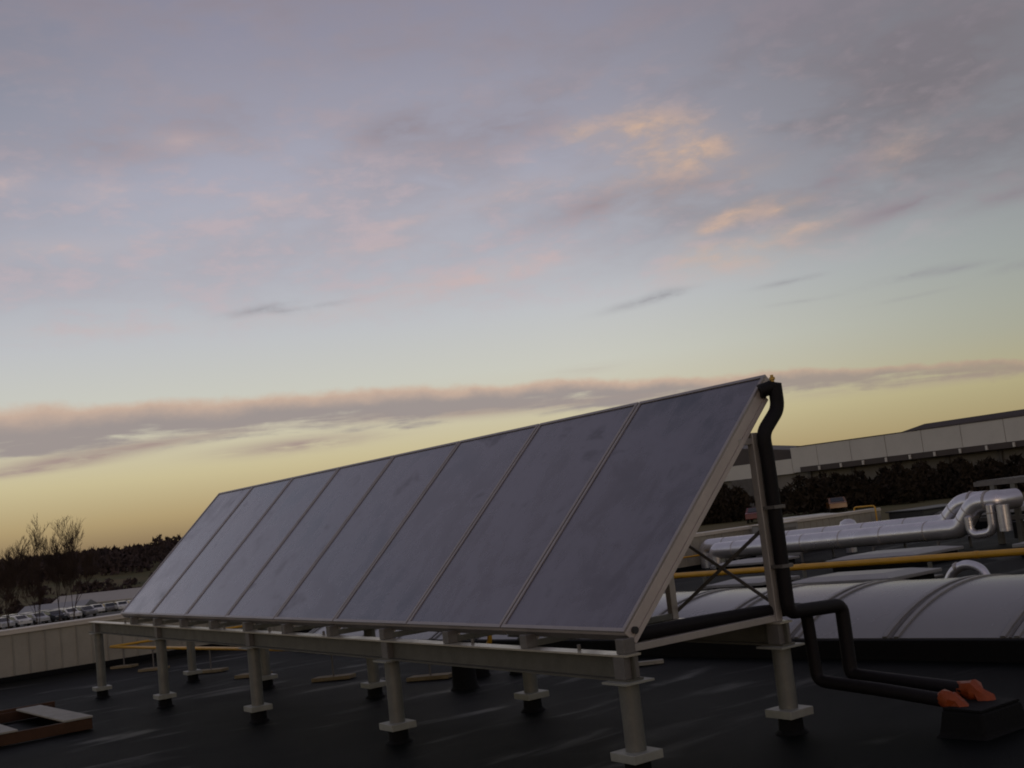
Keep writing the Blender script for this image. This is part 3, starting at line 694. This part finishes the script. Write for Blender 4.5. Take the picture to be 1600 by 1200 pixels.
# ================================================================== large building beyond (right)
bdir = Vector((.993, .119, 0)).normalized()           # along the front, to the right and nearer
bout = Vector((bdir.y, -bdir.x, 0))                    # outwards, towards the viewer
BP = Vector((-94.472, 108.563, 0))
def bp(s, o_, z): return BP + bdir * s + bout * o_ + Vector((0, 0, z))
def bbox(g, s0, s1, o0, o1, z0_, z1_):
    vs = [bp(s, o_, z) for z in (z0_, z1_) for o_ in (o0, o1) for s in (s0, s1)]
    g.add(vs, [(0, 2, 3, 1), (4, 5, 7, 6), (0, 1, 5, 4), (2, 6, 7, 3), (0, 4, 6, 2), (1, 3, 7, 5)])
bl = thing('warehouse', bp(20, -10, -2.2), 'long warehouse with pale cladding band and dark roof on the right skyline', 'building')
g = MB(); bbox(g, -24, 78, -40, -.6, -3.4, 4.2); g.build('wall', 'grey_clad', bl)
joints = [0, 3.9, 8.69, 13.5, 18.2, 23.03, 28.05, 32.9, 37.7, 42.5, 47.3, 52.1, 56.9, 61.7, 66.5, 71.3, 78]
for a, b in zip(joints[:-1], joints[1:]):
    g = MB(); bbox(g, a + .03, b - .03, -.6, 0, 3.12 if a > 2 else 2.5, 5.70); g.build('cladding_panel', 'white_clad', bl)
for a, b in ((-24, -18.6), (-18.57, -13.1), (-13.07, -6.6), (-6.57, -.03)):
    g = MB(); bbox(g, a, b, -.6, 0, 2.42, 4.32); g.build('cladding_panel', 'white_clad', bl)
g = MB(); bbox(g, 0, 78, -39, -.61, 4.25, 5.68); g.build('upper_wall', 'grey_clad', bl)
g = MB(); bbox(g, 1.0, 78, -.7, .06, 5.702, 5.80); g.build('eaves_trim', 'dark_roof', bl)
g = MB()   # raised dark roof with a splayed end
vs = [bp(15.6, -.3, 5.802), bp(78, -.3, 5.802), bp(78, -30, 5.802), bp(15.6, -30, 5.802), bp(18.2, -1.2, 6.42), bp(78, -1.2, 6.8), bp(78, -29, 6.8), bp(18.2, -29, 6.42)]
g.add(vs, [(3, 2, 1, 0), (4, 5, 6, 7), (0, 1, 5, 4), (1, 2, 6, 5), (2, 3, 7, 6), (3, 0, 4, 7)]); g.build('roof', 'dark_roof', bl)
g = MB(); bbox(g, 2.2, 78, .001, 1.6, 2.45, 3.10); g.build('canopy', 'dark_roof', bl)
for k in range(18):
    s_ = 4.95 + k * 3.07; g = MB(); bbox(g, s_, s_ + .22, 1.601, 1.8, 2.5, 3.0); g.build('canopy_bracket', 'white_clad', bl)
for k in range(12):
    s_ = 2 + k * 6.2; g = MB(); bbox(g, s_, s_ + .4, -.599, -.25, -3.3, 2.44); g.build('column', 'concrete', bl)
g = MB(); bbox(g, -9.15, -5.4, -.599, 1.2, -3.3, 2.41); g.build('stair_tower', 'concrete', bl)
g = MB()
g.add([bp(-24, -12, 4.30), bp(-.4, -12, 4.30), bp(-.4, -2, 4.30), bp(-24, -2, 4.30), bp(-24, -12, 8.6), bp(-.4, -12, 5.4), bp(-.4, -2, 5.4), bp(-24, -2, 8.6)], [(3, 2, 1, 0), (4, 5, 6, 7), (0, 1, 5, 4), (1, 2, 6, 5), (2, 3, 7, 6), (3, 0, 4, 7)])
g.build('plant_room', 'dark_roof', bl)

# ================================================================== outlying things on the right
o = thing('flat_roofed_shed', polar(13.6, 92, GZ(*polar(13.6, 92).xy)), 'low shed with a bright white flat roof edge beyond the parapet', 'shed')
c_ = polar(13.6, 92); d_ = RH * math.cos(R(-4)) + FH * math.sin(R(4)); e_ = Vector((-d_.y, d_.x, 0))
gz = GZ(c_.x, c_.y)
g = MB(); g.obox((c_.x, c_.y, (gz - 1.75) / 2), d_, e_, (0, 0, 1), 2.0, 1.6, abs(gz + 1.75) / 2 + .05); g.build('wall', 'grey_clad', o)
g = MB(); g.obox((c_.x, c_.y, -1.52), d_, e_, (0, 0, 1), 2.15, 1.75, .17); g.build('roof', 'car_white', o)

# ================================================================== cars
def make_car(loc, ang, paint, label, kind=0, group='cars in the car park'):
    loc = Vector(loc); o = thing('parked_car', loc, label, 'car', group); o.rotation_euler = (0, 0, ang)
    L, Wd, H = (4.2, 1.72, 1.45) if kind == 0 else (5.0, 1.95, 2.3)
    if kind == 0: prof = [(-2.1, .35), (-2.1, .75), (-1.95, .9), (-1.3, .98), (-.55, 1.42), (.9, 1.45), (1.75, 1.0), (2.05, .92), (2.1, .4)]
    else: prof = [(-2.5, .4), (-2.5, 1.0), (-2.2, 1.2), (-1.6, 1.35), (-1.1, 2.2), (2.4, 2.28), (2.5, 1.0), (2.5, .4)]
    def loc_obj(g, nm, m_, smooth_=False, bevel=0):
        me = bpy.data.meshes.new(nm); me.from_pydata([tuple(v) for v in g.v], [], g.f); me.materials.append(M[m_])
        q = bpy.data.objects.new(nm, me); COL.objects.link(q); q.parent = o
        if bevel: b_ = q.modifiers.new('bevel', 'BEVEL'); b_.width = bevel; b_.segments = 2; b_.limit_method = 'ANGLE'
        return q
    n = len(prof); g = MB(); h = Wd / 2
    inset = lambda z: h * (1 - .16 * max(0, (z - .95) / 1.0))
    vs = [(x, -inset(z), z) for x, z in prof] + [(x, inset(z), z) for x, z in prof]
    g.add(vs, [tuple(range(n)), tuple(range(2 * n - 1, n - 1, -1))] + [(k, k + n, (k + 1) % n + n, (k + 1) % n) for k in range(n)])
    loc_obj(g, 'body', 'car_' + paint, bevel=.05)
    if kind == 0:
        g = MB()
        for sy in (-1, 1): g.add([(-1.15, sy * (h * .995), 1.0), (1.5, sy * (h * .995), 1.0), (.85, sy * (h * .935), 1.36), (-.5, sy * (h * .935), 1.34)], [(0, 1, 2, 3)])
        g.add([(-1.27, -.66, 1.01), (-1.27, .66, 1.01), (-.62, .6, 1.40), (-.62, -.6, 1.40)], [(0, 1, 2, 3)]); g.add([(1.72, -.66, 1.03), (1.72, .66, 1.03), (1.0, .6, 1.42), (1.0, -.6, 1.42)], [(0, 1, 2, 3)])
        g.v = [(a * 1.012, b, c2 + .012) for a, b, c2 in g.v]
    else:
        g = MB(); g.add([(-1.62, -.8, 1.4), (-1.62, .8, 1.4), (-1.2, .74, 2.1), (-1.2, -.74, 2.1)], [(0, 1, 2, 3)])
    loc_obj(g, 'window', 'glassd')
    for sx in (-1.3, 1.3):
        for sy in (-1, 1):
            g = MB(); g.tube([(sx, sy * (h - .2), .31), (sx, sy * (h + .005), .31)], .31, 12); loc_obj(g, 'wheel', 'tyre')
    for sy in (-.6, .6):
        g = MB(); g.box(-2.13 if kind == 0 else -2.53, -2.08, sy - .18, sy + .18, .66, .80); loc_obj(g, 'headlight', 'car_silver')
    return o
facing = math.atan2(FH.y, FH.x)
def heading(a): v = FH * math.cos(R(a)) + RH * math.sin(R(a)); return math.atan2(v.y, v.x)
rowA = [(-25.1, 'silver', 'silver car'), (-24.35, 'white', 'white car'), (-23.6, 'silver', 'silver car'), (-22.85, 'dark', 'dark car'), (-22.2, 'white', 'white car'), (-21.5, 'grey', 'grey car')]
ordinal = ['first', 'second', 'third', 'fourth', 'fifth', 'sixth', 'seventh']
for i, (a, pnt, nm) in enumerate(rowA):
    p = polar(a, 158 + i * 1.5); make_car((p.x, p.y, GZ(p.x, p.y) + .02), heading(a) + R(28), pnt, '%s, %s from the left in the nearest car row by the bare trees' % (nm, ordinal[i]))
rowB = [(-20.95, 'white', 'white car'), (-20.4, 'grey', 'grey car'), (-19.85, 'white', 'white car'), (-19.3, 'silver', 'silver car'), (-18.75, 'silver', 'silver car'), (-18.2, 'dark', 'dark car')]
for i, (a, pnt, nm) in enumerate(rowB):
    p = polar(a, 194 + (i % 2) * 2); make_car((p.x, p.y, GZ(p.x, p.y) + .02), heading(a) + R(12), pnt, '%s, %s from the left in the car row below the pale shed roof' % (nm, ordinal[i]))
rowC = [(-24.6, 'white', 'white car'), (-23.9, 'silver', 'silver car'), (-23.2, 'dark', 'dark car'), (-22.5, 'silver', 'silver car'), (-21.8, 'white', 'white car')]
for i, (a, pnt, nm) in enumerate(rowC):
    p = polar(a, 178); make_car((p.x, p.y, GZ(p.x, p.y) + .02), heading(a) + R(35), pnt, '%s, %s from the left in the second car row behind the bare trees' % (nm, ordinal[i]))
p = polar(11.4, 112); make_car((p.x, p.y, GZ(p.x, p.y) + .02), heading(11) + R(172), 'red', 'red car parked left of the stair tower below the warehouse', 0, 'vehicles by the warehouse')
p = polar(15.2, 119); make_car((p.x, p.y, GZ(p.x, p.y) + .02), heading(15) + R(185), 'ochre', 'ochre car parked in front of the dark trees below the warehouse', 0, 'vehicles by the warehouse')
# car park surface
g = MB(); vs = []
A_, D_ = [-30 + 1.5 * i for i in range(13)], [135, 150, 165, 180, 195, 210, 218]
for d in D_:
    for a in A_: p = polar(a, d); vs.append((p.x, p.y, GZ(p.x, p.y) + .012 + .1))
g.add([(a, b, c_ - .1 + .004) for a, b, c_ in vs], [(j * 13 + i, j * 13 + i + 1, (j + 1) * 13 + i + 1, (j + 1) * 13 + i) for j in range(6) for i in range(12)])
g.build('car_park', 'asphalt', kind='structure')
# pale low shed
o = thing('long_shed', polar(-20.5, 245, GZ(*polar(-20.5, 245).xy)), 'long low shed with a pale sloping roof beyond the car park', 'shed')
c_ = polar(-19.6, 245); d_ = RH; e_ = FH; zg = GZ(c_.x, c_.y)
g = MB(); g.obox((c_.x, c_.y, zg + .7), d_, e_, (0, 0, 1), 13, 6, .9); g.build('wall', 'grey_clad', o)
g = MB(); b0 = Vector((c_.x, c_.y, 0)); ez, rz = -7.0, -5.3
vs = [b0 - d_ * 13.5 - e_ * 6.4 + Vector((0, 0, ez)), b0 + d_ * 13.5 - e_ * 6.4 + Vector((0, 0, ez)), b0 + d_ * 13.5 + Vector((0, 0, rz)), b0 - d_ * 13.5 + Vector((0, 0, rz)), b0 - d_ * 13.5 + e_ * 6.4 + Vector((0, 0, ez)), b0 + d_ * 13.5 + e_ * 6.4 + Vector((0, 0, ez))]
vs += [v - Vector((0, 0, .25)) for v in vs]
g.add(vs, [(0, 1, 2, 3), (3, 2, 5, 4), (6, 9, 8, 7), (9, 10, 11, 8), (0, 6, 7, 1), (4, 5, 11, 10), (0, 3, 9, 6), (3, 4, 10, 9), (1, 7, 8, 2), (2, 8, 11, 5)]); g.build('roof', 'shed_roof', o)
o = thing('low_outbuilding', polar(-23.2, 236, GZ(*polar(-23.2, 236).xy)), 'small grey roofed outbuilding left of the pale shed behind the trees', 'outbuilding')
c_ = polar(-22.6, 240); zg = GZ(c_.x, c_.y)
g = MB(); g.obox((c_.x, c_.y, zg + .8), d_, e_, (0, 0, 1), 6, 4, .9); g.build('wall', 'grey_clad', o)
g = MB(); b0 = Vector((c_.x, c_.y, 0)); ez, rz = zg + 1.6, zg + 2.9
vs = [b0 - d_ * 6.4 - e_ * 4.4 + Vector((0, 0, ez)), b0 + d_ * 6.4 - e_ * 4.4 + Vector((0, 0, ez)), b0 + d_ * 6.4 + Vector((0, 0, rz)), b0 - d_ * 6.4 + Vector((0, 0, rz)), b0 - d_ * 6.4 + e_ * 4.4 + Vector((0, 0, ez)), b0 + d_ * 6.4 + e_ * 4.4 + Vector((0, 0, ez))]
g.add(vs, [(0, 1, 2, 3), (3, 2, 5, 4), (0, 3, 4), (1, 5, 2)]); g.build('roof', 'slab', o)

# ================================================================== bare trees by the car park
def bare_tree(a, d, H, girth, spread, seed, label, stems=3):
    rnd = random.Random(seed); p = polar(a, d); z0 = GZ(p.x, p.y) - .1; base = Vector((p.x, p.y, z0))
    o = thing('bare_tree', base, label, 'tree', 'bare trees beyond the parapet')
    tr = MB(); cr = MB()
    def grow(pt, dr, ln, r_, lev):
        pts = [pt]; rs = [r_]; n = 4 if lev < 2 else 3
        for i in range(n):
            dr = (dr + Vector((rnd.gauss(0, .09), rnd.gauss(0, .09), rnd.gauss(.06, .06)))).normalized()
            pts.append(pts[-1] + dr * ln / n); rs.append(r_ * (1 - .5 * (i + 1) / n))
        (tr if lev < 2 else cr).tube(pts, rs, 6 if lev < 2 else (4 if lev < 3 else 3), cap=False)
        if lev >= 5: return
        nb = (6, 6, 6, 5, 3)[lev]
        for i in range(nb):
            f0 = (.62, .40, .3, .3, .3)[lev]; f = f0 + (1 - f0) * (i + rnd.random() * .98) / nb; j = min(n - 1, int(f * n)); q = pts[j].lerp(pts[j + 1], f * n - j)
            side_ = Vector((rnd.gauss(0, 1), rnd.gauss(0, 1), rnd.gauss(0, .35))); side_ -= dr * side_.dot(dr); side_.normalize()
            ang = R(rnd.uniform(18, 46)) * spread
            nd = (dr * math.cos(ang) + side_ * math.sin(ang) + Vector((0, 0, .18))).normalized()
            grow(q, nd, ln * rnd.uniform(.40, .60), max(.011, r_ * (1 - .45 * f) * rnd.uniform(.36, .52)), lev + 1)
    for k in range(stems):
        an = 2 * math.pi * k / stems + rnd.random(); tilt = rnd.uniform(.04, .16) * spread
        grow(base + Vector((math.cos(an), math.sin(an), 0)) * .2, Vector((math.cos(an) * tilt, math.sin(an) * tilt, 1)).normalized(), H * rnd.uniform(.50, .62), .09, 0)
    zs = max(v[2] for v in cr.v) - z0; rr = sorted(math.hypot(v[0] - base.x, v[1] - base.y) for v in cr.v)[int(len(cr.v) * .93)]
    kz_, kr = H / zs, girth / rr
    for mb in (tr, cr): mb.v = [(base.x + (v[0] - base.x) * kr, base.y + (v[1] - base.y) * kr, z0 + (v[2] - z0) * kz_) for v in mb.v]
    tr.build('trunk', 'bark', o, smooth_=True); cr.build('crown', 'twig', o)
bare_tree(-24.75, 82, 11.0, 2.4, 1.0, 11, 'leafless tree at the left edge of the view beyond the parapet', 2)
bare_tree(-22.45, 84, 10.7, 2.2, 1.0, 23, 'leafless many-stemmed tree between the left edge and the collectors', 2)
bare_tree(-23.5, 100, 8.6, 1.3, .9, 31, 'smaller fainter leafless tree standing between the two larger ones', 2)

# ================================================================== far woods (one mass) and dark hedges
def crowns(name, spots, n, sz, m_, tall=1.0, seed=1):
    rnd = random.Random(seed); g = MB()
    for (x, y, z0, h, w) in spots:
        for i in range(n):
            f = rnd.random() ** .8; zz = z0 + h * (.12 + .88 * f); rr = w * (1.15 - .95 * f ** 2) * math.sqrt(rnd.random())
            a = rnd.uniform(0, 6.283); c_ = Vector((x + rr * math.cos(a), y + rr * math.sin(a), zz))
            u_ = Vector((rnd.gauss(0, .6), rnd.gauss(0, .6), rnd.gauss(.6 * tall, .6))).normalized(); w_ = u_.orthogonal().normalized(); w_.rotate(Matrix.Rotation(rnd.uniform(0, 6.28), 3, u_))
            s_ = sz * rnd.uniform(.5, 1.4); k_ = len(g.v)
            g.v += [tuple(c_ + u_ * s_ * 1.5), tuple(c_ - u_ * s_ * .8 + w_ * s_ * .6), tuple(c_ - u_ * s_ * .8 - w_ * s_ * .6)]; g.f.append((k_, k_ + 1, k_ + 2))
    return g.build(name, m_, kind='stuff')
rnd = random.Random(5); sp_ = []
for i in range(1700):
    a = rnd.uniform(-34, 4); d = rnd.choice((rnd.uniform(690, 930), rnd.uniform(800, 940)))
    p = polar(a, d); sp_.append((p.x, p.y, GZ(p.x, p.y) - .5, rnd.uniform(6, 10.5) * (1.5 if a > -18.2 and rnd.random() < .25 else 1), rnd.uniform(3, 5)))
tag(crowns('far_woodland', sp_, 46, 1.5, 'wood_far', 1.0, 2), 'dark leafless woodland covering the low ridge on the left horizon', 'woodland')
sp_ = []
for i in range(260):
    a = rnd.uniform(-32, -4); d = rnd.choice((rnd.uniform(405, 418), rnd.uniform(470, 484), rnd.uniform(575, 590)))
    p = polar(a, d); sp_.append((p.x, p.y, GZ(p.x, p.y) - .3, rnd.uniform(2.0, 4.6), rnd.uniform(2.0, 4)))
tag(crowns('field_hedges', sp_, 70, .8, 'wood_far', .7, 3), 'dark hedgerows crossing the fields below the wooded ridge', 'hedge')
sp_ = []
for i in range(240):
    a = rnd.choice((rnd.uniform(6.5, 10.7), rnd.uniform(12.4, 32), rnd.uniform(12.4, 32), rnd.uniform(12.4, 32))); d = rnd.uniform(122, 140)
    p = polar(a, d); sp_.append((p.x, p.y, GZ(p.x, p.y) - .3, rnd.choice((rnd.uniform(2.0, 3.2), rnd.uniform(2.8, 4.4))), rnd.uniform(1.0, 2.6)))
tag(crowns('tree_belt', sp_, 260, .28, 'hedge', .8, 4), 'dark belt of bushes and trees below the warehouse band', 'tree belt')

# ------------------------------------------------------------------ render settings
SC.render.engine = 'CYCLES'
SC.cycles.max_bounces = 6
SC.cycles.filter_width = 1.9
SC.render.film_transparent = False
